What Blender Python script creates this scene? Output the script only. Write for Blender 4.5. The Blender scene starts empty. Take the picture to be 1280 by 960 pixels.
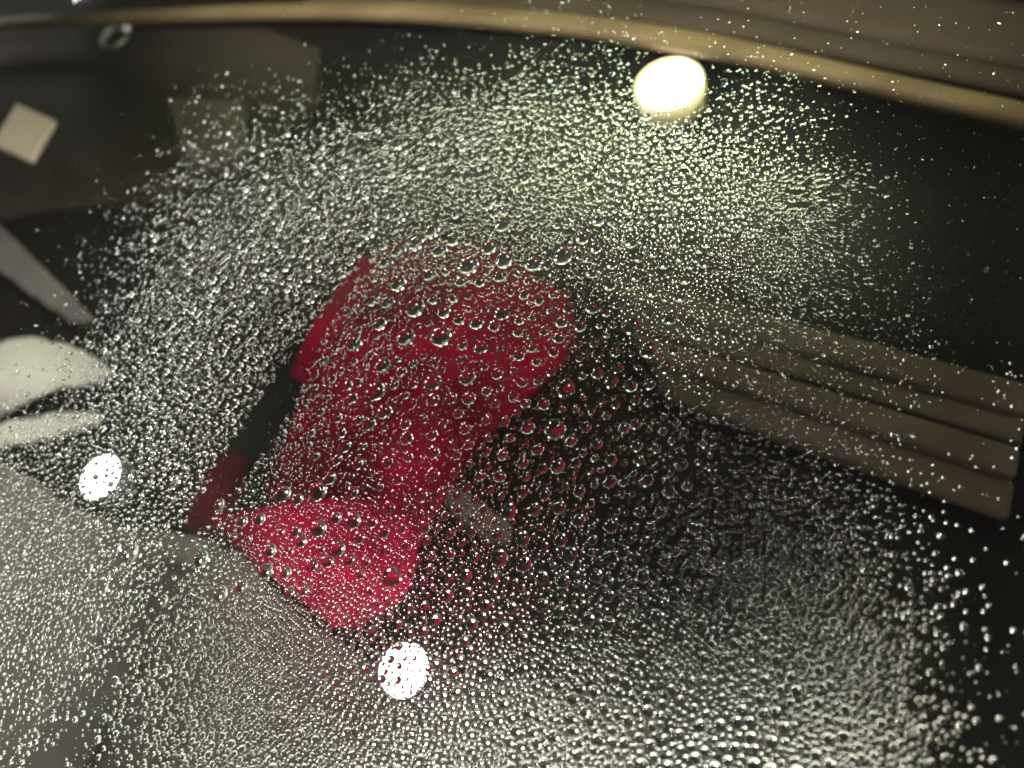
import bpy, math, random
import numpy as np
from mathutils import Vector, Matrix

rng = np.random.default_rng(7)
random.seed(7)
S = bpy.context.scene
C = S.collection
MM = 0.001

# ------------------------------------------------------------------ camera
TILT, PHI = math.radians(31), math.radians(60)
FPX, DIST = 1100.0, 0.132
AIM = Vector((0, 0, 0))
fwd = Vector((-math.sin(TILT) * math.cos(PHI), math.sin(TILT) * math.sin(PHI), -math.cos(TILT))).normalized()
right = fwd.cross(Vector((0, 1, 0))).normalized()
up = right.cross(fwd).normalized()
CAM = AIM - fwd * DIST
cd = bpy.data.cameras.new('camera')
cam = bpy.data.objects.new('camera', cd); C.objects.link(cam)
R = Matrix((right, up, -fwd)).transposed().to_4x4()
cam.matrix_world = Matrix.Translation(CAM) @ R
cd.sensor_width = 36; cd.lens = FPX / 1280 * 36
cd.clip_start = 0.002; cd.clip_end = 20
cd.dof.use_dof = True; cd.dof.focus_distance = DIST * 0.985; cd.dof.aperture_fstop = 15.0
S.camera = cam

# ------------------------------------------------------------------ world, view
w = bpy.data.worlds.new('World'); S.world = w; w.use_nodes = True
bgn = w.node_tree.nodes['Background']
bgn.inputs[0].default_value = (0.9, 0.86, 0.78, 1); bgn.inputs[1].default_value = 0.10
S.view_settings.view_transform = 'Standard'; S.view_settings.look = 'None'
S.view_settings.exposure = 0; S.view_settings.gamma = 1
cy = S.cycles
cy.max_bounces = 10; cy.transmission_bounces = 8; cy.transparent_max_bounces = 12
cy.glossy_bounces = 3; cy.diffuse_bounces = 2
cy.caustics_reflective = False; cy.caustics_refractive = False
cy.use_denoising = True; cy.denoiser = 'OPENIMAGEDENOISE'; cy.denoising_input_passes = 'RGB_ALBEDO_NORMAL'; cy.denoising_prefilter = 'ACCURATE'
cy.sample_clamp_indirect = 20
cy.use_adaptive_sampling = False

# ------------------------------------------------------------------ pixel helpers (photo pixels, 1280 x 960)
def ray(px, py):
    return (fwd + right * ((px - 640) / FPX) + up * ((480 - py) / FPX))
def at(px, py, z=0.0):
    d = ray(px, py); t = (z - CAM.z) / d.z
    return CAM + d * t
def pxsize(px, py, z=0.0):                 # metres per photo pixel there
    p = at(px, py, z); return (p - CAM).dot(fwd) / FPX

# ------------------------------------------------------------------ fill lights added inside the case, lamps of the room above
def area(name, loc, target, size, size_y, power, col, spread=180):
    l = bpy.data.lights.new(name, 'AREA'); l.shape = 'RECTANGLE'; l.size = size; l.size_y = size_y
    l.energy = power; l.color = col; l.spread = math.radians(spread)
    o = bpy.data.objects.new(name, l); C.objects.link(o); o.location = loc
    o.rotation_euler = (Vector(target) - Vector(loc)).to_track_quat('-Z', 'Y').to_euler()
    return o
FLOOR = -0.085
def strip_light(p, q, target, power, col, spread=110):
    # an added strip from p to q just outside the view, brightening its wall
    p, q, t = Vector(p), Vector(q), Vector(target); mid = (p + q) / 2
    o = area('case_fill', mid, t, (q - p).length, 0.006, power, col, spread)
    z = (mid - t).normalized(); x = (q - p).normalized(); x = (x - z * x.dot(z)).normalized(); y = z.cross(x)
    o.rotation_euler = Matrix((x, y, z)).transposed().to_euler()
strip_light((-0.165, 0.160, -0.010), (0.095, 0.068, -0.010), (-0.005, 0.200, -0.045), 0.72, (1.0, 0.97, 0.88))
strip_light((-0.155, 0.140, -0.010), (-0.093, -0.050, -0.010), (-0.190, 0.020, -0.045), 0.22, (1.0, 0.97, 0.94))
strip_light((-0.085, -0.062, -0.010), (0.070, -0.062, -0.010), (-0.007, -0.090, -0.045), 0.10, (1.0, 0.96, 0.93))
strip_light((0.070, -0.060, -0.010), (0.094, 0.060, -0.010), (0.125, -0.010, -0.045), 0.13, (1.0, 0.96, 0.92))
area('case_fill', (0.00, -0.066, -0.010), at(400, 685, -0.05), 0.03, 0.012, 0.05, (1.0, 0.95, 0.90), 40)  # added spot that brightens the lower flap of the cloth
area('case_fill', (-0.118, 0.05, -0.014), at(415, 400, -0.05), 0.02, 0.01, 0.003, (1.0, 0.95, 0.90), 24)  # weak added spot on the cloth's left edge fold
area('room_lamp', (-0.9, 1.3, 0.55), (0, 0, 0), 0.25, 0.25, 24, (1.0, 0.97, 0.9))
area('room_lamp', (-0.2, 1.6, 0.50), (0, 0, 0), 0.22, 0.22, 18, (1.0, 0.95, 0.85))
area('room_lamp', (-1.3, 0.3, 0.5), (0, 0, 0), 0.22, 0.22, 18, (1.0, 0.98, 0.95))
area('room_lamp', (0.9, 0.5, 0.9), (0, 0, 0), 0.36, 0.36, 22, (1.0, 0.96, 0.9))  # added to one side for larger glints on the right-hand beads

# ------------------------------------------------------------------ materials
def mat(name, col, rough=0.6, spec=0.3, noise=0.0, nscale=40.0, col2=None, bump=0.0, bscale=300.0, stretch=None, sheen=0.0, metal=0.0):
    m = bpy.data.materials.new(name); m.use_nodes = True
    nt = m.node_tree; b = nt.nodes['Principled BSDF']
    b.inputs['Base Color'].default_value = (*col, 1); b.inputs['Roughness'].default_value = rough
    b.inputs['Specular IOR Level'].default_value = spec; b.inputs['Metallic'].default_value = metal
    if sheen: b.inputs['Sheen Weight'].default_value = sheen
    tc = nt.nodes.new('ShaderNodeTexCoord'); mp = nt.nodes.new('ShaderNodeMapping')
    nt.links.new(tc.outputs['Object'], mp.inputs[0])
    if stretch: mp.inputs['Scale'].default_value = stretch
    if col2 is not None:
        n = nt.nodes.new('ShaderNodeTexNoise'); n.inputs['Scale'].default_value = nscale; n.inputs['Detail'].default_value = 5
        r = nt.nodes.new('ShaderNodeValToRGB')
        r.color_ramp.elements[0].position = 0.35; r.color_ramp.elements[1].position = 0.65
        r.color_ramp.elements[0].color = (*col, 1); r.color_ramp.elements[1].color = (*col2, 1)
        nt.links.new(mp.outputs[0], n.inputs['Vector']); nt.links.new(n.outputs['Fac'], r.inputs[0])
        nt.links.new(r.outputs[0], b.inputs['Base Color'])
    if bump:
        n = nt.nodes.new('ShaderNodeTexNoise'); n.inputs['Scale'].default_value = bscale; n.inputs['Detail'].default_value = 3
        bp = nt.nodes.new('ShaderNodeBump'); bp.inputs['Strength'].default_value = bump; bp.inputs['Distance'].default_value = 0.0005
        nt.links.new(mp.outputs[0], n.inputs['Vector']); nt.links.new(n.outputs['Fac'], bp.inputs['Height'])
        nt.links.new(bp.outputs[0], b.inputs['Normal'])
    return m
def emit(name, col, s):
    m = bpy.data.materials.new(name); m.use_nodes = True; nt = m.node_tree
    nt.nodes.remove(nt.nodes['Principled BSDF'])
    e = nt.nodes.new('ShaderNodeEmission'); e.inputs[0].default_value = (*col, 1); e.inputs[1].default_value = s
    nt.links.new(e.outputs[0], nt.nodes['Material Output'].inputs[0]); return m

M = {}
M['black'] = mat('black_lacquer', (0.0022, 0.0022, 0.0026), 0.8, 0.02, col2=(0.0048, 0.0038, 0.0032), nscale=12)
M['green'] = mat('pale_green_board', (0.40, 0.54, 0.30), 0.7, 0.2, col2=(0.47, 0.60, 0.37), nscale=25, bump=0.3)
M['cream'] = mat('cream_board', (0.50, 0.475, 0.44), 0.7, 0.2, col2=(0.58, 0.555, 0.52), nscale=25, bump=0.3)
M['greyboard'] = mat('grey_board', (0.42, 0.43, 0.38), 0.7, 0.2, col2=(0.50, 0.51, 0.46), nscale=25, bump=0.3)
M['tan'] = mat('tan_board', (0.50, 0.47, 0.43), 0.7, 0.2, col2=(0.58, 0.55, 0.50), nscale=25)
M['umber'] = mat('dark_umber_board', (0.03, 0.022, 0.018), 0.7, 0.2, col2=(0.05, 0.038, 0.03), nscale=25)
M['red'] = mat('crimson_cloth', (0.080, 0.0010, 0.0080), 0.95, 0.0, col2=(0.035, 0.0006, 0.0042), nscale=60, bump=0.5, bscale=900)
M['grey'] = mat('grey_cloth', (0.040, 0.0355, 0.0325), 0.9, 0.05, col2=(0.060, 0.053, 0.048), nscale=30, bump=0.4, bscale=700)
M['strap'] = mat('dark_strap_cloth', (0.026, 0.025, 0.023), 0.9, 0.05, col2=(0.036, 0.034, 0.032), nscale=40)
M['darkumber'] = mat('dark_brown_veneer', (0.010, 0.0075, 0.006), 0.85, 0.03, col2=(0.016, 0.012, 0.0095), nscale=20)
M['white'] = mat('white_paper', (0.15, 0.145, 0.125), 0.9, 0.05, col2=(0.20, 0.19, 0.165), nscale=30)
M['wood'] = mat('brown_wood', (0.019, 0.0132, 0.0096), 0.85, 0.04, col2=(0.034, 0.0245, 0.0185), nscale=60, stretch=(0.12, 1, 1), bump=0.3)
M['rimwood'] = mat('dull_rim_wood', (0.011, 0.0078, 0.0052), 0.85, 0.04, col2=(0.019, 0.0138, 0.0095), nscale=30, stretch=(0.2, 1, 1))
M['gold'] = mat('honey_wood', (0.036, 0.023, 0.011), 0.7, 0.1, col2=(0.060, 0.041, 0.020), nscale=60, stretch=(0.3, 1, 1))
M['card'] = mat('beige_card', (0.28, 0.22, 0.17), 0.8, 0.05, col2=(0.32, 0.25, 0.2), nscale=50)
M['steel'] = mat('dull_metal', (0.35, 0.33, 0.29), 0.35, 0.5, metal=0.8)
M['bluegrey'] = mat('blue_grey_plastic', (0.12, 0.14, 0.17), 0.5, 0.3, col2=(0.16, 0.18, 0.21), nscale=50)
M['greyplastic'] = mat('dark_grey_plastic', (0.03, 0.03, 0.03), 0.8, 0.1)
M['lampW'] = emit('warm_lamp_light', (1.0, 0.93, 0.74), 18)
M['lampC'] = emit('cool_lamp_light', (1.0, 0.97, 0.93), 17)
M['bezel'] = mat('cream_bezel', (0.75, 0.62, 0.36), 0.4, 0.4)

def pane_mat():
    m = bpy.data.materials.new('clear_glass'); m.use_nodes = True; nt = m.node_tree
    nt.nodes.remove(nt.nodes['Principled BSDF'])
    f = nt.nodes.new('ShaderNodeFresnel'); f.inputs[0].default_value = 1.33
    ge = nt.nodes.new('ShaderNodeNewGeometry'); mr = nt.nodes.new('ShaderNodeMapRange')   # same Fresnel on both faces of the thin pane
    mr.inputs['To Min'].default_value = 1.32; mr.inputs['To Max'].default_value = 1 / 1.32
    nt.links.new(ge.outputs['Backfacing'], mr.inputs['Value']); nt.links.new(mr.outputs['Result'], f.inputs[0])
    t = nt.nodes.new('ShaderNodeBsdfTransparent'); t.inputs[0].default_value = (0.975, 0.985, 0.97, 1)
    g = nt.nodes.new('ShaderNodeBsdfGlossy'); g.inputs['Roughness'].default_value = 0.02
    x = nt.nodes.new('ShaderNodeMixShader')
    nt.links.new(f.outputs[0], x.inputs[0]); nt.links.new(t.outputs[0], x.inputs[1]); nt.links.new(g.outputs[0], x.inputs[2])
    nt.links.new(x.outputs[0], nt.nodes['Material Output'].inputs[0]); return m
M['glass'] = pane_mat()
def water_mat():
    m = bpy.data.materials.new('water'); m.use_nodes = True; nt = m.node_tree
    nt.nodes.remove(nt.nodes['Principled BSDF'])
    g = nt.nodes.new('ShaderNodeBsdfGlass'); g.inputs['IOR'].default_value = 1.333; g.inputs['Roughness'].default_value = 0.0
    g.inputs['Color'].default_value = (0.99, 1.0, 0.985, 1)
    nt.links.new(g.outputs[0], nt.nodes['Material Output'].inputs[0]); return m
M['water'] = water_mat()

# ------------------------------------------------------------------ object helpers
def tag(o, label=None, cat=None, group=None, kind=None):
    if label: o['label'] = label
    if cat: o['category'] = cat
    if group: o['group'] = group
    if kind: o['kind'] = kind
    return o
def mesh_obj(name, verts, faces, m, parent=None, smooth=False, link=True):
    me = bpy.data.meshes.new(name); me.from_pydata([tuple(v) for v in verts], [], faces)
    me.materials.append(m)
    if smooth: me.polygons.foreach_set('use_smooth', [True] * len(me.polygons))
    me.update()
    o = bpy.data.objects.new(name, me); C.objects.link(o)
    if parent: o.parent = parent
    return o
def empty(name, loc=(0, 0, 0)):
    o = bpy.data.objects.new(name, None); C.objects.link(o); o.location = loc; o.empty_display_size = 0.01; return o
def slab(name, quad, thick, m, parent=None, bevel=0.0006):
    """quad: top corners (Vector), extruded down by thick."""
    q = [Vector(v) for v in quad]; n = len(q)
    off = parent.location if parent else Vector((0, 0, 0))
    v = [p - off for p in q] + [p - off - Vector((0, 0, thick)) for p in q]
    f = [list(range(n)), list(range(2 * n - 1, n - 1, -1))] + [[i, i + n, (i + 1) % n + n, (i + 1) % n] for i in range(n)]
    o = mesh_obj(name, v, f, m, parent)
    if bevel:
        b = o.modifiers.new('bevel', 'BEVEL'); b.width = bevel; b.segments = 2
    return o
def from_px(pts, z): return [at(x, y, z) for x, y in pts]

# ------------------------------------------------------------------ the setting: case floor, added bounce sides, glass pane
def plane(name, q, m, th=0.003):
    o = slab(name, q, th, m, None, 0); tag(o, kind='structure'); return o
E = 0.34
plane('floor', [(-E, E, FLOOR), (-E, -E, FLOOR), (E, -E, FLOOR), (E, E, FLOOR)], M['black'])
def wall(name, a, b, m):
    # a, b: bottom line ends on the floor, top line ends under the pane
    a0, a1 = Vector(a[0]), Vector(a[1]); b0, b1 = Vector(b[0]), Vector(b[1])
    n = (a1 - a0).cross(b0 - a0).normalized() * 0.003
    v = [a0, a1, b1, b0, a0 - n, a1 - n, b1 - n, b0 - n]
    f = [[0, 1, 2, 3], [7, 6, 5, 4], [0, 4, 5, 1], [1, 5, 6, 2], [2, 6, 7, 3], [3, 7, 4, 0]]
    o = mesh_obj(name, v, f, m); tag(o, kind='structure'); return o
TOPZ = -0.0065
def side(name, p, q, m, out, lean=0.03):
    p, q = Vector((*p, 0)), Vector((*q, 0)); n = Vector((*out, 0)).normalized()
    z0, z1 = Vector((0, 0, FLOOR + .001)), Vector((0, 0, TOPZ))
    return wall(name, (p + n * lean + z0, q + n * lean + z0), (p + z1, q + z1), m)
side('bounce_back', (-0.255, 0.245), (0.125, 0.068), M['green'], (0.324, 0.946), 0.075)  # sides added outside the view, leaned and tinted to brighten the droplets
side('bounce_left', (-0.100, -0.075), (-0.235, 0.245), M['greyboard'], (-0.952, -0.307), 0.085)
wall('bounce_front', ((0.15, -0.061, FLOOR + .001), (-0.21, -0.061, FLOOR + .001)), ((0.15, -0.088, TOPZ), (-0.21, -0.088, TOPZ)), M['cream'])
wall('bounce_right', ((0.130, 0.150, FLOOR + .001), (0.080, -0.066, FLOOR + .001)), ((0.130, 0.12, TOPZ), (0.100, -0.09, TOPZ)), M['tan'])

pane = slab('glass_pane', [(-E, E, 0), (-E, -E, 0), (E, -E, 0), (E, E, 0)], 0.004, M['glass'], None, 0)
tag(pane, 'clear flat glass pane beaded all over with water droplets', 'glass pane')

# ------------------------------------------------------------------ round lamps
def disc_ring(r0, r1, z0, z1, seg=64):
    v, f = [], []
    for k in range(seg):
        a = 2 * math.pi * k / seg; c, s = math.cos(a), math.sin(a)
        v += [(r0 * c, r0 * s, z0), (r0 * c, r0 * s, z1), (r1 * c, r1 * s, z1), (r1 * c, r1 * s, z0)]
    for k in range(seg):
        a, b = 4 * k, 4 * ((k + 1) % seg)
        for i in range(4): f.append([a + i, b + i, b + (i + 1) % 4, a + (i + 1) % 4])
    return v, f
def round_lamp(px, py, rp, m, label, h=0.006, bz='bezel'):
    z = FLOOR + h
    p = at(px, py, z); r = rp * pxsize(px, py, z)
    t = empty('round_lamp', (p.x, p.y, FLOOR))
    tag(t, label, 'lamp', 'round lamps glowing behind the glass')
    v, f = disc_ring(r * 1.0, r * 1.08, 0, h + 0.0012); o = mesh_obj('bezel', v, f, M[bz], t, True)
    seg = 48
    v = []
    rings = [(1.0, 0), (1.0, h * 0.9), (0.95, h * 1.05), (0.6, h * 1.2), (0.25, h * 1.25)]
    for rr, zz in rings:
        v += [(r * 0.995 * rr * math.cos(2 * math.pi * k / seg), r * 0.995 * rr * math.sin(2 * math.pi * k / seg), zz) for k in range(seg)]
    f = [[i * seg + k, i * seg + (k + 1) % seg, (i + 1) * seg + (k + 1) % seg, (i + 1) * seg + k] for i in range(len(rings) - 1) for k in range(seg)]
    f.append([(len(rings) - 1) * seg + k for k in range(seg)])
    mesh_obj('diffuser', v, f, m, t, True)
    return t
round_lamp(837, 108, 40, M['lampW'], 'largest warm white round lamp near the brown rim')
round_lamp(127, 597, 29, M['lampC'], 'small bright round lamp beside the white folded paper', 0.006, 'greyplastic')
round_lamp(506, 838, 33, M['lampC'], 'bright round lamp below the crimson cloth', 0.017, 'greyplastic')

round_lamp(1372, 610, 22, M['lampC'], 'added unseen round lamp beyond the right end of the planks', 0.040, 'greyplastic')  # added out of view to put point sparkles in the right-hand beads
round_lamp(860, 1030, 22, M['lampC'], 'added unseen round lamp just past the lower edge of the glass', 0.035, 'greyplastic')  # likewise added outside the view, for sparkles in the lower beads

# ------------------------------------------------------------------ crimson cloth
def poly_has(poly, x, y):
    ins = False; n = len(poly)
    for i in range(n):
        x0, y0 = poly[i]; x1, y1 = poly[(i + 1) % n]
        if (y0 > y) != (y1 > y) and x < (x1 - x0) * (y - y0) / (y1 - y0) + x0: ins = not ins
    return ins
def sheet(name, poly, zf, m, parent=None, step=9, thick=0.0012, sub=1):
    """cloth-like sheet: quad grid over the outline, its rim snapped to the outline, with a height function and real thickness"""
    xs = [p[0] for p in poly]; ys = [p[1] for p in poly]
    off = parent.location if parent else Vector((0, 0, 0))
    nx = int((max(xs) - min(xs)) / step) + 2; ny = int((max(ys) - min(ys)) / step) + 2
    cell = {}
    def snap(x, y):
        if poly_has(poly, x, y): return x, y
        best = None
        for i in range(len(poly)):
            a = poly[i]; b = poly[(i + 1) % len(poly)]
            dx, dy = b[0] - a[0], b[1] - a[1]; L = dx * dx + dy * dy or 1
            t = max(0, min(1, ((x - a[0]) * dx + (y - a[1]) * dy) / L)); q = (a[0] + t * dx, a[1] + t * dy)
            d = (q[0] - x) ** 2 + (q[1] - y) ** 2
            if best is None or d < best[0]: best = (d, q)
        return best[1]
    v, f = [], []
    x0, y0 = min(xs), min(ys)
    def vid(i, j):
        if (i, j) not in cell:
            x, y = snap(x0 + i * step, y0 + j * step)
            cell[(i, j)] = len(v); v.append(at(x, y, zf(x, y)) - off)
        return cell[(i, j)]
    for i in range(nx):
        for j in range(ny):
            if poly_has(poly, x0 + (i + .5) * step, y0 + (j + .5) * step):
                f.append([vid(i, j), vid(i, j + 1), vid(i + 1, j + 1), vid(i + 1, j)])
    o = mesh_obj(name, v, f, m, parent, True)
    sb = o.modifiers.new('smooth', 'SUBSURF'); sb.levels = sb.render_levels = 1
    s = o.modifiers.new('thick', 'SOLIDIFY'); s.thickness = thick; s.offset = -1
    return o
def sstep(a, b, x):
    t = max(0, min(1, (x - a) / (b - a))); return t * t * (3 - 2 * t)

cloth = empty('red_cloth', at(500, 520, FLOOR))
tag(cloth, 'crimson cloth folded on itself with a bright lower flap', 'cloth')
main = [(445, 335), (480, 306), (530, 298), (590, 304), (640, 322), (676, 352), (706, 366), (722, 410), (700, 455), (650, 505), (605, 545),
        (575, 585), (545, 640), (520, 690), (400, 690), (330, 650), (335, 600), (352, 560), (375, 500), (392, 450), (405, 400)]
Z0 = -0.058
def z_main(x, y):
    u = (x * 0.86 + y * 0.5)
    return Z0 + 0.0030 * math.sin(u / 52.0) + 0.0012 * math.sin(u / 23 + y / 60) - 0.016 * sstep(520, 330, y)
sheet('main_panel', main, z_main, M['red'], cloth, 4)
flap = [(258, 645), (300, 640), (360, 628), (430, 622), (480, 628), (512, 650), (520, 700), (505, 748), (450, 782), (415, 784), (380, 755), (330, 715), (290, 680)]
def z_flap(x, y):
    return Z0 + 0.012 + 0.0015 * math.sin((x - y * 0.4) / 30.0) - 0.006 * sstep(690, 780, y)
sheet('lower_flap', flap, z_flap, M['red'], cloth, 4)
edge = [(452, 318), (470, 330), (462, 360), (440, 392), (418, 425), (398, 458), (380, 480), (362, 470), (372, 440), (392, 402), (418, 362)]
sheet('edge_fold', edge, lambda x, y: Z0 + 0.010 + 0.002 * math.sin(x / 15), M['red'], cloth, 4)
M['maroon'] = mat('shaded_crimson', (0.022, 0.0012, 0.0035), 0.95, 0.0, col2=(0.03, 0.0015, 0.0045), nscale=60)  # darkened crimson: the tail's shade is put into its colour
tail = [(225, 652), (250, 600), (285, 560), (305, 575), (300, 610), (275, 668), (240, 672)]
sheet('tail', tail, lambda x, y: Z0 - 0.0235 + 0.001 * math.sin(x / 12), M['maroon'], cloth, 4)['label'] = 'shaded dark red lower tip'
# dark block the cloth lies on
stand = slab('cloth_stand', [at(x, y, Z0 - 0.0075) for x, y in [(400, 520), (370, 655), (490, 655), (570, 520)]], -(FLOOR - (Z0 - 0.0075)), M['black'], None, 0.001)
tag(stand, 'low black block under the crimson cloth', 'block')

# ------------------------------------------------------------------ grey cloth, lower left
gz = -0.076
g = sheet('grey_cloth', [(-160, 640), (-60, 560), (20, 585), (90, 632), (170, 662), (245, 665), (300, 690), (380, 770), (470, 830), (560, 850), (680, 850), (800, 880), (900, 960), (900, 1100), (-160, 1100)],
          lambda x, y: gz + 0.003 * math.sin(x / 90 + y / 160) - 0.012 * sstep(450, 850, x) + 0.0025 * math.sin((x + y) / 37), M['grey'], None, 16)
tag(g, 'wide rumpled grey cloth spread below the lamps', 'cloth')
t = slab('grey_strip', [at(*p) for p in [(88, 878, gz + .012), (96, 872, gz + .012), (246, 966, gz + .012), (234, 974, gz + .012)]], 0.002, M['greyplastic'], None, 0.0004)
tag(t, 'thin dark strip lying across the grey cloth corner', 'strip')
t = sheet('dark_strap', [(178, 706), (214, 712), (232, 730), (150, 880), (90, 990), (10, 990), (60, 890)], lambda x, y: gz + 0.008, M['strap'], None, 8)
tag(t, 'broad dark grey strap running diagonally over the grey cloth', 'strap')
t = slab('grey_tab', from_px([(185, 662), (245, 668), (252, 690), (228, 706), (190, 696)], gz + 0.006), 0.004, M['grey'], None, 0.0015)
tag(t, 'blue grey rounded tab at the tip of the crimson cloth', 'tab')

# ------------------------------------------------------------------ white folded paper, left
wp = empty('folded_paper', at(40, 440, FLOOR))
tag(wp, 'cream white paper with curled folds near the left lamp', 'paper')
sheet('fold', [(-60, 455), (0, 425), (40, 420), (95, 432), (145, 462), (120, 478), (60, 490), (0, 522), (-60, 545)], lambda x, y: -0.074 - 0.006 * ((y - 470) / 50) ** 2, M['white'], wp, 8)
sheet('fold', [(-60, 545), (0, 528), (70, 515), (125, 516), (122, 530), (50, 550), (-60, 570)], lambda x, y: -0.078, M['white'], wp, 8)
sheet('fold', [(-80, 235), (-20, 262), (20, 300), (70, 350), (120, 400), (95, 408), (40, 372), (0, 340), (-80, 310)], lambda x, y: -0.080, M['grey'], wp, 8)

# ------------------------------------------------------------------ small things in the dark, upper left
t = slab('square_card', from_px([(20, 128), (68, 150), (38, 202), (-12, 180)], -0.07), 0.002, M['card'], None, 0.0008)
tag(t, 'small beige square card in the dark corner', 'card')
t = slab('brown_board', from_px([(-120, 40), (330, 34), (400, 60), (392, 130), (330, 190), (200, 250), (60, 262), (-120, 300)], -0.0825), 0.002, M['darkumber'], None, 0.0008)
tag(t, 'dark brown board in the upper left, under the beige card', 'board')
t = slab('dim_box', from_px([(205, 122), (300, 126), (288, 200), (232, 204)], -0.078), 0.006, M['umber'], None, 0.001)
tag(t, 'dim brown box right of the beige card', 'box')
def bowl(px, py, rp, m, name, label, cat):
    p = at(px, py, FLOOR); r = rp * pxsize(px, py, FLOOR); seg = 40
    prof = [(0.0, 0.05), (0.7, 0.08), (0.95, 0.45), (1.0, 0.55), (0.92, 0.55), (0.82, 0.3), (0.5, 0.15), (0.0, 0.12)]
    v = [(r * a * math.cos(2 * math.pi * k / seg), r * a * math.sin(2 * math.pi * k / seg), r * b) for a, b in prof for k in range(seg)]
    f = [[i * seg + k, i * seg + (k + 1) % seg, (i + 1) * seg + (k + 1) % seg, (i + 1) * seg + k] for i in range(len(prof) - 1) for k in range(seg)]
    o = mesh_obj(name, v, f, m, None, True); o.location = p; return tag(o, label, cat)
bowl(152, 52, 22, M['steel'], 'metal_cup', 'little round metal cup with a glinting rim, top left', 'cup')
bowl(28, 70, 10, M['bluegrey'], 'stud', 'blue grey stud nearest the left edge', 'stud')
bowl(46, 106, 12, M['bluegrey'], 'stud', 'blue grey stud just above the beige card', 'stud')
t = slab('grey_tag', from_px([(548, 602), (578, 612), (638, 655), (634, 680), (602, 672), (562, 640)], -0.078), 0.003, M['grey'], None, 0.001)
tag(t, 'small blurred grey tag right of the crimson cloth', 'tag')

# ------------------------------------------------------------------ curved wooden rim (top) and planks (right)
rim = empty('curved_rim', at(800, 40, FLOOR))
tag(rim, 'curved honey brown wooden rim along the top', 'rim')
def arc(name, pts, wd, z, m, th=0.004):
    # pts: centre line pixels; wd half widths in pixels
    P = []
    for k in range(len(pts) - 1):
        for s in range(6):
            t = s / 6
            p0 = pts[max(k - 1, 0)]; p1 = pts[k]; p2 = pts[k + 1]; p3 = pts[min(k + 2, len(pts) - 1)]
            P.append([0.5 * (2 * p1[i] + (p2[i] - p0[i]) * t + (2 * p0[i] - 5 * p1[i] + 4 * p2[i] - p3[i]) * t * t + (3 * p1[i] - p0[i] - 3 * p2[i] + p3[i]) * t ** 3) for i in (0, 1)])
    P.append(list(pts[-1])); n = len(P)
    prof = [(-1, -th), (-1, -0.0008), (-0.6, 0), (0.6, 0), (1, -0.0008), (1, -th)]
    v, f = [], []
    for k in range(n):
        a = P[max(k - 1, 0)]; b = P[min(k + 1, n - 1)]; dx, dy = b[0] - a[0], b[1] - a[1]; L = math.hypot(dx, dy)
        nx, ny = -dy / L, dx / L; ww = wd(k / (n - 1)) if callable(wd) else wd
        for s, dz in prof:
            q = at(P[k][0] + nx * ww * s, P[k][1] + ny * ww * s, z); v.append(q + Vector((0, 0, dz)) - rim.location)
    m_ = len(prof)
    for k in range(n - 1):
        for i in range(m_): f.append([k * m_ + i, k * m_ + (i + 1) % m_, (k + 1) * m_ + (i + 1) % m_, (k + 1) * m_ + i])
    return mesh_obj(name, v, f, m, rim, True)
RZ = -0.07
arc('rail', [(-80, 30), (150, 16), (420, 8), (640, 18), (860, 45), (1080, 92), (1290, 138), (1400, 165)], lambda t: 3 + 8 * min(1, t * 2.2), RZ, M['gold'])
arc('rail', [(380, -12), (640, -6), (860, 16), (1080, 58), (1290, 100), (1400, 128)], lambda t: 13, RZ - 0.002, M['rimwood'])
arc('board', [(300, -60), (640, -50), (880, -38), (1100, 4), (1290, 40), (1400, 65)], 39, RZ - 0.003, M['rimwood'])

pl = empty('plank_stack', at(1050, 500, FLOOR))
tag(pl, 'row of dull brown wooden planks seen past the sparse droplets', 'planks')
def pline(a, b, t): return (a[0] + (b[0] - a[0]) * t, a[1] + (b[1] - a[1]) * t)
L0, L1 = (745, 335), (835, 500); R0, R1 = (1290, 478), (1262, 650)
cuts = [0, .24, .46, .70, 1.0]
for i in range(4):
    a, b = cuts[i] + .006, cuts[i + 1] - .010
    q = [pline(L0, L1, a), pline(L0, L1, b), pline(R0, R1, b), pline(R0, R1, a)]
    slab('plank', from_px(q, -0.078 - 0.002 * (i % 2)), 0.004, M['wood'], pl, 0.0012)

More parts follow.
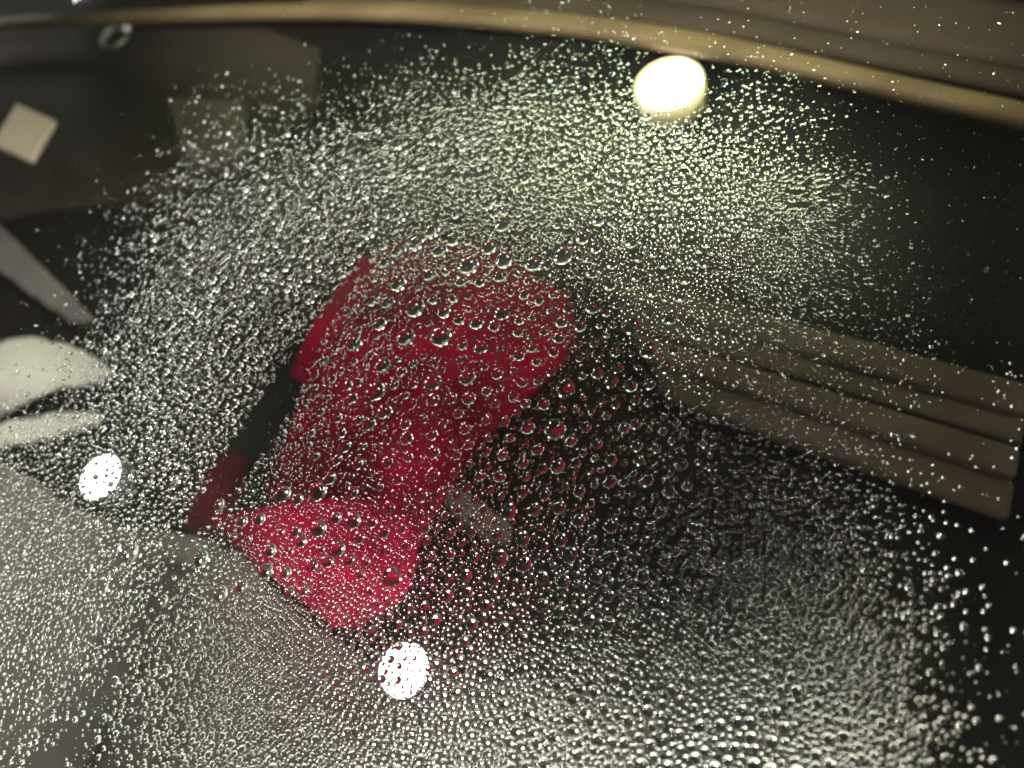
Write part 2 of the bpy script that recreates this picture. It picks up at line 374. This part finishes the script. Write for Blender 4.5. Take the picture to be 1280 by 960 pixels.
# ------------------------------------------------------------------ DROPLETS
# big ones read off the photograph: (x, y, radius) in photo pixels
BIG = [(469,490,14),(551,421,14),(508,422,12),(443,431,10),(596,404,9),(524,452,0),(541,478,12),(584,472,11),(601,434,10),(628,391,11),(591,400,10),
 (519,385,13),(498,355,11),(485,379,9),(586,333,13),(631,325,12),(704,320,13),(667,331,11),(461,290,11),(630,283,11),(626,346,9),(655,369,7),
 (711,385,8),(740,386,8),(702,403,8),(725,408,8),(789,408,13),(762,357,8),(699,423,8),(735,432,0),(692,440,7),(723,430,6),(810,438,11),(769,440,7),
 (837,399,9),(707,485,13),(747,467,8),(764,477,9),(788,482,9),(772,460,8),(831,459,9),(694,537,14),(660,534,9),(732,534,8),(714,551,8),(672,562,8),
 (746,555,8),(764,575,8),(697,583,10),(653,579,8),(678,586,7),(657,596,7),(625,596,8),(795,530,8),(796,557,8),(851,580,9),(808,600,9),(762,602,9),(859,607,7),
 (636,640,11),(667,637,9),(699,635,9),(723,651,9),(764,657,10),(681,618,8),(724,614,8),(743,617,0),(653,674,10),(700,675,9),(625,698,11),(655,706,10),(711,694,11),
 (582,720,9),(617,725,8),(677,722,9),(704,727,9),(740,675,7),(606,757,8),(677,757,9),(698,765,8),(490,722,13),(422,686,11),(398,661,11),(441,651,11),
 (436,640,9),(464,653,8),(397,615,13),(440,616,9),(353,618,12),(349,607,0),(372,624,8),(449,525,7),(421,522,8),(462,531,9),(481,515,10),(506,530,8),(508,548,9),
 (541,500,9),(563,498,9),(586,498,9),(506,494,6),(480,458,10),(435,482,7),(448,478,7),(461,545,9),(540,543,8),(509,483,8),(573,517,7),(572,569,6),(500,553,8),
 (427,541,7),(431,558,9),(414,598,8),(484,578,8),(447,580,8),(422,574,7),(510,571,7),(541,566,9),(540,594,10),(565,557,7),(586,556,7),(497,600,7),(526,620,9),
 (486,635,9),(480,665,8),(449,672,8),(420,648,8),(530,660,8),(562,668,7),(563,692,7),(533,676,7),(590,665,6),(338,688,9),(304,652,7),(347,682,7),(377,677,8),
 (325,649,8),(370,664,7),(253,699,11),(167,693,12),(217,603,10),(276,632,8),(276,742,10),(206,751,8),(208,761,7),(302,732,9),(245,783,8),(121,773,8),(131,737,8),
 (146,687,8),(113,712,7),(163,764,7),(170,862,8),(208,838,8),(145,852,7),(333,714,10),(357,716,8),(390,706,9),(410,702,8),(437,700,8),(362,740,7),(380,738,7),
 (388,372,9),(475,405,9),(483,330,9),(498,315,10),(520,305,10),(500,270,10),(540,290,10),(566,300,9),(550,315,10),(612,310,10),(609,257,8),(577,353,8),(538,345,9),(600,352,8),
 (728,298,9),(745,310,8),(790,305,8),(765,330,8),(795,345,8),(815,365,8),(740,342,8),(856,350,7),(830,330,8),(850,372,8),(880,330,7),(748,276,8),
 (555,390,9),(574,400,8),(530,420,0),(560,410,0),(618,408,8),(455,505,0),(440,498,8),(822,420,7),(842,437,7),(870,440,7),(856,464,7),(812,480,8),(838,492,7),
 (780,535,8),(830,520,6),(820,560,7),(780,602,7),(836,615,8),(825,640,8),(800,640,8),(778,690,9),(803,720,9),(745,720,9),(760,745,8),(830,700,8),(868,660,9),(880,690,8),
 (760,780,9),(735,775,9),(860,740,8),(710,790,9),(640,760,8),(630,785,8),(590,780,8),(560,745,8),(545,775,8),(820,770,9),(900,650,7),(540,640,7)]
BIG = [b for b in BIG if b[2] > 0]

# wiped streak: (x, y, half width)
STREAK = [(470,300,2),(455,330,8),(425,372,11),(395,420,12),(365,470,20),(335,520,24),(300,570,22),(268,620,19),(240,665,16),(215,715,13),(185,775,16),(155,830,18),(110,890,20),(60,965,24)]
def seg_dist(X, Y, line):
    best = np.full(X.shape, 1e9)
    for (x0, y0, w0), (x1, y1, w1) in zip(line[:-1], line[1:]):
        dx, dy = x1 - x0, y1 - y0; t = np.clip(((X - x0) * dx + (Y - y0) * dy) / (dx * dx + dy * dy), 0, 1)
        d = np.hypot(X - x0 - t * dx, Y - y0 - t * dy) - (w0 + (w1 - w0) * t)
        best = np.minimum(best, d)
    return best

# control points: x, y, coverage, small radius
CPL = np.array([
 (200,-5,.0,2.5),(420,-5,.0,2.5),(560,-5,.02,2.2),(700,-5,.03,2.2),(840,-5,.03,2.0),(1000,0,.02,1.6),(1180,0,.01,1.6),(560,35,.05,2.4),(720,35,.15,2.4),(880,60,.08,2.0),(1100,100,.03,1.6),
 (60,40,.01,3.0),(180,60,.02,3.0),(300,60,.02,2.6),(420,50,.08,2.8),(560,60,.2,2.8),(680,60,.4,2.8),(760,60,.5,2.8),(900,60,.15,2.4),(1050,60,.05,2.2),(1220,50,.02,2),
 (60,180,.01,3),(160,180,.10,3),(240,170,.3,3.2),(320,160,.55,3.2),(420,130,.45,2.8),(540,130,.9,2.9),(680,150,1,3.4),(800,190,1,3.6),(920,140,.6,2.8),(1000,150,.4,2.6),(1100,160,.12,2),(1220,180,.03,1.6),
 (60,280,.03,2.6),(150,280,.35,2.6),(240,260,.8,2.8),(350,240,.95,3.4),(480,230,1,3.8),(600,220,1,4.2),(720,230,1,4.4),(840,250,1,4.0),(940,260,.95,3.2),(1040,270,.6,2.2),(1140,280,.2,1.5),(1240,300,.05,1.3),
 (60,370,.08,2),(150,370,.6,2.4),(240,360,.95,3.0),(340,340,1,3.8),(430,300,1,4.0),(560,300,.9,2.6),(680,280,.95,2.8),(800,320,.95,2.8),(900,350,.9,2.4),(1000,360,.75,1.9),(1100,370,.35,1.5),(1240,400,.07,1.4),
 (40,460,.06,1.8),(120,480,.6,2.2),(200,460,.95,2.8),(290,450,1,3.8),(420,450,.7,2.2),(520,440,.55,1.9),(640,420,.6,1.9),(740,400,.65,1.9),(860,420,.75,2.0),(960,440,.6,1.8),(1080,460,.4,1.5),(1220,500,.15,1.6),
 (40,560,.6,1.9),(130,560,.9,2.3),(220,560,.95,3.0),(290,500,.95,3.4),(400,540,.7,2.1),(520,540,.6,1.8),(640,520,.6,1.7),(760,520,.55,1.7),(860,530,.6,1.9),(960,560,.65,2.1),(1080,560,.35,1.8),(1220,600,.10,1.8),
 (40,660,.7,1.7),(130,650,.8,2.3),(190,630,.8,3.0),(320,620,.6,2.2),(440,640,.6,2.1),(560,640,.6,2.0),(680,640,.6,2.0),(800,640,.65,2.3),(920,640,.85,2.6),(1040,640,.7,2.3),(1140,640,.3,2.2),(1240,680,.06,2.2),
 (40,760,.7,1.9),(130,740,.75,2.8),(280,740,.75,2.4),(400,760,.9,2.8),(500,780,.9,3.0),(620,760,.85,3.0),(740,740,.85,3.2),(860,740,.95,3.4),(980,740,1,3.2),(1080,740,.7,2.8),(1160,740,.3,2.6),(1250,760,.05,2.6),
 (40,860,.5,2.4),(120,840,.5,2.4),(230,840,.8,2.6),(340,860,1,3.0),(460,870,1,3.4),(600,860,1,3.6),(740,850,1,4.0),(880,860,1,4.2),(1000,850,1,4.0),(1080,850,.7,3.6),(1160,850,.25,3.2),(1250,860,.08,3.0),
 (40,950,.25,2.8),(140,950,.3,2.8),(260,950,.7,3.0),(400,950,1,3.2),(560,950,1,3.4),(720,950,1,4.0),(880,950,1,4.6),(1020,950,1,4.6),(1100,950,.6,4.0),(1180,950,.2,3.6),(1260,960,.08,3.2)], float)
CP = CPL.copy()
CP[:, 2] *= 1 - 0.38 * np.exp(-((CP[:, 0] - 830) ** 2 + (CP[:, 1] - 585) ** 2) / (2 * 90 ** 2))
_ul = np.clip(1 - (CP[:, 0] / 900 + CP[:, 1] / 330) * 0.75, 0, 1)
CP[:, 3] *= 1 - 0.30 * _ul - 0.14 * (CP[:, 1] < 320)
CP[:, 2] *= 1 - 0.45 * _ul
CP[:, 2] *= np.where((CP[:, 0] < 500) & (CP[:, 1] < 100), 0.3, 1)
def field(X, Y):
    X = np.asarray(X, float); Y = np.asarray(Y, float)
    W = np.exp(-((X[:, None] - CP[:, 0]) ** 2 + (Y[:, None] - CP[:, 1]) ** 2) / (2 * 48 ** 2)) + 1e-9
    W /= W.sum(1, keepdims=True)
    return W @ CP[:, 2], W @ CP[:, 3]

# --- the film of condensation: added under the pane for the milky veil, densest near the top
def mist_film():
    nx, ny = 64, 50
    XX, YY = np.meshgrid(np.linspace(-60, 1340, nx), np.linspace(-50, 1010, ny), indexing='ij')
    cov = field(XX.ravel(), YY.ravel())[0]
    X, Y = XX.ravel(), YY.ravel()
    arc_ = np.clip((440 - Y) / 200, 0, 1) * np.clip(cov, 0, 1) ** 1.5
    left = np.clip((420 - X) / 200, 0, 1) * np.clip(cov, 0, 1) * 0.30
    low = np.clip((Y - 700) / 160, 0, 1) * np.clip(cov, 0, 1) * 0.15
    dens = np.maximum(np.maximum(arc_, left), low)
    v = [at(x, y, -0.0043) for x, y in zip(X, Y)]
    f = [[i * ny + j, (i + 1) * ny + j, (i + 1) * ny + j + 1, i * ny + j + 1] for i in range(nx - 1) for j in range(ny - 1)]
    m = bpy.data.materials.new('mist_haze'); m.use_nodes = True; nt = m.node_tree
    nt.nodes.remove(nt.nodes['Principled BSDF'])
    A = nt.nodes.new('ShaderNodeAttribute'); A.attribute_name = 'mist'
    n = nt.nodes.new('ShaderNodeTexNoise'); n.inputs['Scale'].default_value = 90; n.inputs['Detail'].default_value = 4
    tc = nt.nodes.new('ShaderNodeTexCoord'); nt.links.new(tc.outputs['Object'], n.inputs['Vector'])
    mr = nt.nodes.new('ShaderNodeMapRange'); mr.inputs['To Min'].default_value = 0.5; mr.inputs['To Max'].default_value = 1.4
    nt.links.new(n.outputs['Fac'], mr.inputs['Value'])
    mu = nt.nodes.new('ShaderNodeMath'); mu.operation = 'MULTIPLY'; nt.links.new(A.outputs['Fac'], mu.inputs[0]); nt.links.new(mr.outputs['Result'], mu.inputs[1])
    m2 = nt.nodes.new('ShaderNodeMath'); m2.operation = 'MULTIPLY'; m2.inputs[1].default_value = 0.21; nt.links.new(mu.outputs[0], m2.inputs[0])
    t = nt.nodes.new('ShaderNodeBsdfTransparent'); tr = nt.nodes.new('ShaderNodeBsdfTranslucent'); tr.inputs[0].default_value = (0.85, 0.87, 0.8, 1)
    x = nt.nodes.new('ShaderNodeMixShader'); nt.links.new(m2.outputs[0], x.inputs[0]); nt.links.new(t.outputs[0], x.inputs[1]); nt.links.new(tr.outputs[0], x.inputs[2])
    nt.links.new(x.outputs[0], nt.nodes['Material Output'].inputs[0])
    o = mesh_obj('mist_film', v, f, m, pane, True)
    at_ = o.data.attributes.new('mist', 'FLOAT', 'POINT'); at_.data.foreach_set('value', dens.astype(np.float32))
mist_film()

CELL = 12.0
gridh = {}
PX, PY, PR = [], [], []
def fits(x, y, r, gap):
    cx, cy_ = int(x // CELL), int(y // CELL); reach = 2 if r < 9 else 3
    for i in range(cx - reach, cx + reach + 1):
        for j in range(cy_ - reach, cy_ + reach + 1):
            for (a, b, c) in gridh.get((i, j), ()):
                if (a - x) ** 2 + (b - y) ** 2 < ((r + c) * gap) ** 2: return False
    return True
def put(x, y, r):
    gridh.setdefault((int(x // CELL), int(y // CELL)), []).append((x, y, r)); PX.append(x); PY.append(y); PR.append(r)
for x, y, r in BIG:
    if fits(x, y, r * .84, .9): put(x, y, r * 1.0)
nbig = len(PX)
def scatter(n, rfun, gap, covpow, lim, stray=0.0, thin=False):
    X = rng.uniform(-60, 1340, n); Y = rng.uniform(-50, 1020, n)
    cov, sm = field(X, Y); r = rfun(X, Y, sm, n)
    sd = seg_dist(X, Y, STREAK)
    G = gap - (0.06 * np.clip((cov - 0.6) / 0.3, 0, 1) * np.clip(np.maximum((350 - Y) / 60, np.minimum((330 - X) / 60, (600 - Y) / 60)), 0, 1) if gap < 0.98 else 0) * np.ones(n)
    r = r * np.where(Y < 420, 0.62 + 0.38 * np.clip(cov / 0.7, 0, 1), 1)
    keep = (rng.random(n) < cov ** covpow * lim + stray * np.clip((X - 800) / 200, 0, 1) * (cov > 0.015)) & ((sd > np.where(Y < 660, rng.uniform(-7, 10, n), rng.uniform(-13, 12, n)) + r * 0.3) | ((sd > -16) & (rng.random(n) < np.clip((Y - 690) / 400, 0.0, 0.3))))
    if thin: keep &= ~((X > 620) & (Y > 470) & (Y < 800) & (rng.random(n) < 0.8))
    keep &= ~((np.hypot(X - 837, Y - 108) < 44) & (rng.random(n) < 0.8))
    # thin the drops into clumpy patches where coverage is low
    for x, y, rr, gg in zip(X[keep], Y[keep], r[keep], G[keep]):
        if fits(x, y, rr, gg): put(x, y, rr)
# further mid-sized beads evenly between the big ones over the cloth and the black area
for _ in range(9000):
    x, y = rng.uniform(380, 920), rng.uniform(270, 800); q = math.hypot((x - 640) / 270, (y - 540) / 265)
    if q > 1 or rng.random() < q ** 3: continue
    r = rng.uniform(5.0, 8.2) * (1.05 - 0.25 * q)
    if seg_dist(np.array([x]), np.array([y]), STREAK)[0] > r and fits(x, y, r * 1.25, 1.12): put(x, y, r)
# medium drops
def rmed(X, Y, sm, n): return sm * rng.uniform(1.35, 2.0, n)
scatter(11000, rmed, 0.99, 2.2, 0.6)
nmed = len(PX)
scatter(140000, lambda X, Y, sm, n: sm * rng.uniform(0.75, 1.35, n), 0.95, 2.3, 1.0, 0.004)
scatter(150000, lambda X, Y, sm, n: sm * rng.uniform(0.38, 0.8, n), 0.97, 2.0, 0.9, 0.010, True)
scatter(70000, lambda X, Y, sm, n: np.maximum(0.75, sm * rng.uniform(0.24, 0.36, n)), 1.0, 1.6, 0.9, 0.008, True)
print('drops', nbig, nmed, len(PX))
PX = np.array(PX); PY = np.array(PY); PR = np.array(PR)

def cap(seg, rings, theta):
    """unit-base spherical cap (base radius 1) + flat base; returns verts, faces, smooth flags"""
    Rs = 1 / math.sin(min(theta, math.pi / 2)); v = [(0, 0, Rs - Rs * math.cos(theta))]; f = []; sm = []
    for i in range(1, rings + 1):
        a = theta * i / rings
        for k in range(seg):
            b = 2 * math.pi * (k + 0.5 * (i % 2)) / seg
            v.append((Rs * math.sin(a) * math.cos(b), Rs * math.sin(a) * math.sin(b), Rs * math.cos(a) - Rs * math.cos(theta)))
    for k in range(seg): f.append((0, 1 + k, 1 + (k + 1) % seg)); sm.append(True)
    for i in range(1, rings):
        A = 1 + (i - 1) * seg; B = A + seg
        for k in range(seg):
            k1 = (k + 1) % seg
            if i % 2: f += [(A + k, B + k, A + k1), (B + k, B + k1, A + k1)]
            else: f += [(A + k, B + k, B + k1), (A + k, B + k1, A + k1)]
            sm += [True, True]
    base = 1 + rings * seg; last = 1 + (rings - 1) * seg
    v.append((0, 0, 0))
    for k in range(seg): v.append(v[last + k])
    for k in range(seg): f.append((base, base + 1 + (k + 1) % seg, base + 1 + k)); sm.append(False)
    return np.array(v), np.array(f), np.array(sm)

GAP = 0.00001
order = np.argsort(-PR[:])
vis = (PX > 5) & (PX < 1275) & (PY > 5) & (PY < 955)
singles = [int(i) for i in order if vis[i]][:300]
single_set = set(int(i) for i in singles)

# --- the labels: nearest landmark, direction from it, rank by size inside that bin
LAND = [('the large warm lamp', 837, 108), ('the left lamp', 127, 597), ('the lower lamp', 506, 838), ('the small grey tag', 602, 645),
        ("the crimson cloth's upper right corner", 725, 350), ("the crimson cloth's top edge", 540, 285), ("the crimson cloth's bottom tip", 440, 780),
        ('the blue grey tab', 220, 685), ('the black notch between streak and crimson cloth', 345, 500), ("the middle of the crimson cloth", 520, 470),
        ("the planks' left end", 850, 430), ("the notch where crimson meets black", 620, 540), ('the droplet field centre', 700, 600), ('the red glint low in the droplets', 680, 775),
        ("the bright lower flap", 420, 675), ('the black area below the planks', 860, 600),
        ('the lower right corner', 1275, 955), ('the middle of the bottom edge', 640, 958), ("the planks' lower right end", 1250, 640), ('the lower left corner', 5, 955), ('the wiped grey streak', 150, 840)]
DIRS = ['right of', 'above and right of', 'straight above', 'above and left of', 'left of', 'below and left of', 'straight below', 'below and right of']
ORD = ['largest', 'second largest', 'third largest', 'fourth largest', 'fifth largest', 'sixth largest', 'seventh largest', 'eighth largest', 'ninth largest', 'tenth largest',
       'eleventh largest', 'twelfth largest', 'thirteenth largest', 'fourteenth largest', 'fifteenth largest', 'sixteenth largest', 'seventeenth largest', 'eighteenth largest', 'nineteenth largest', 'twentieth largest', 'twenty-first largest', 'twenty-second largest', 'twenty-third largest', 'twenty-fourth largest', 'twenty-fifth largest', 'twenty-sixth largest', 'twenty-seventh largest', 'twenty-eighth largest', 'twenty-ninth largest', 'thirtieth largest']
bins = {}
for i in singles:
    d = [math.hypot(PX[i] - a, PY[i] - b) for _, a, b in LAND]; k = int(np.argmin(d))
    ang = math.atan2(-(PY[i] - LAND[k][2]), PX[i] - LAND[k][1]); q = int(round(ang / (math.pi / 4))) % 8
    bins.setdefault((k, q), []).append(i)
LABEL = {}
for (k, q), ids in bins.items():
    ids.sort(key=lambda i: -PR[i])
    for n, i in enumerate(ids):
        LABEL[i] = '%s droplet %s %s' % (ORD[min(n, 29)], DIRS[q], LAND[k][0])

protos = []
for th in (82, 90, 97):
    for s in range(2):
        v, f, sm = cap(36, 12, math.radians(th))
        # a slightly uneven outline
        a = np.arctan2(v[:, 1], v[:, 0]); k = 1 + 0.035 * np.sin(2 * a + s * 2 + th) + 0.02 * np.sin(3 * a + s + th * 2)
        v = v * np.stack([k, k, np.ones_like(k)], 1)
        me = bpy.data.meshes.new('water_droplet'); me.from_pydata(v.tolist(), [], f.tolist()); me.materials.append(M['water'])
        me.polygons.foreach_set('use_smooth', sm.tolist()); me.update(); protos.append(me)
first = None
for i in singles:
    me = protos[random.randrange(len(protos))]
    if first is None: o = bpy.data.objects.new('water_droplet', me); first = o
    else: o = first.copy(); o.data = me
    C.objects.link(o)
    p = at(PX[i], PY[i], 0); r = PR[i] * pxsize(PX[i], PY[i])
    o.location = (p.x, p.y, GAP); o.scale = (r, r, r * random.uniform(0.9, 1.05)); o.rotation_euler = (0, 0, random.uniform(0, 6.28))
    tag(o, LABEL[i], 'droplet', 'water droplets beaded on the glass')

rest = np.array([i for i in range(len(PX)) if i not in single_set])
def joined(idx, seg, rings, lo, hi):
    V, F, SM = [], [], []
    n = len(idx); d = np.array([tuple(at(x, y, 0)) + (pxsize(x, y),) for x, y in zip(PX[idx], PY[idx])])
    for th in (lo, (lo + hi) / 2, hi): pass
    ths = rng.integers(0, 3, n); out = []
    base = 0
    for q, th in enumerate((lo, (lo + hi) / 2, hi)):
        v, f, sm = cap(seg, rings, math.radians(th))
        sel = np.where(ths == q)[0]; m_ = len(sel)
        if not m_: continue
        r = PR[idx][sel] * d[sel, 3]; el = rng.uniform(0.9, 1.12, m_); a = rng.uniform(0, math.pi, m_)
        x = v[None, :, 0] * (r * el)[:, None]; y = v[None, :, 1] * (r / el)[:, None]
        X = x * np.cos(a)[:, None] - y * np.sin(a)[:, None] + d[sel, 0][:, None]
        Y = x * np.sin(a)[:, None] + y * np.cos(a)[:, None] + d[sel, 1][:, None]
        Z = v[None, :, 2] * r[:, None] + GAP
        V.append(np.stack([X, Y, Z], -1).reshape(-1, 3))
        F.append((f[None] + (base + np.arange(m_) * len(v))[:, None, None]).reshape(-1, 3)); SM.append(np.tile(sm, m_)); base += m_ * len(v)
    return np.concatenate(V), np.concatenate(F), np.concatenate(SM)
Vs, Fs, Ss, base = [], [], [], 0
for lo_r, hi_r, seg, rings in ((3.4, 99, 16, 6), (1.9, 3.4, 10, 4), (1.1, 1.9, 8, 3), (0, 1.1, 6, 2)):
    idx = rest[(PR[rest] >= lo_r) & (PR[rest] < hi_r)]
    if len(idx) == 0: continue
    v, f, s = joined(idx, seg, rings, 80, 98); Vs.append(v); Fs.append(f + base); Ss.append(s); base += len(v)
V = np.concatenate(Vs); F = np.concatenate(Fs); SM = np.concatenate(Ss)
me = bpy.data.meshes.new('fine_droplets')
me.vertices.add(len(V)); me.vertices.foreach_set('co', V.ravel().astype(np.float32))
me.loops.add(F.size); me.loops.foreach_set('vertex_index', F.ravel().astype(np.int32))
me.polygons.add(len(F)); me.polygons.foreach_set('loop_start', np.arange(0, F.size, 3, dtype=np.int32)); me.polygons.foreach_set('loop_total', np.full(len(F), 3, np.int32))
me.polygons.foreach_set('use_smooth', SM); me.materials.append(M['water']); me.update(calc_edges=True); me.validate()
o = bpy.data.objects.new('fine_droplets', me); C.objects.link(o)
tag(o, 'mist of fine water droplets covering the glass between the larger beads', 'droplets', kind='stuff')
print('tris', len(F))
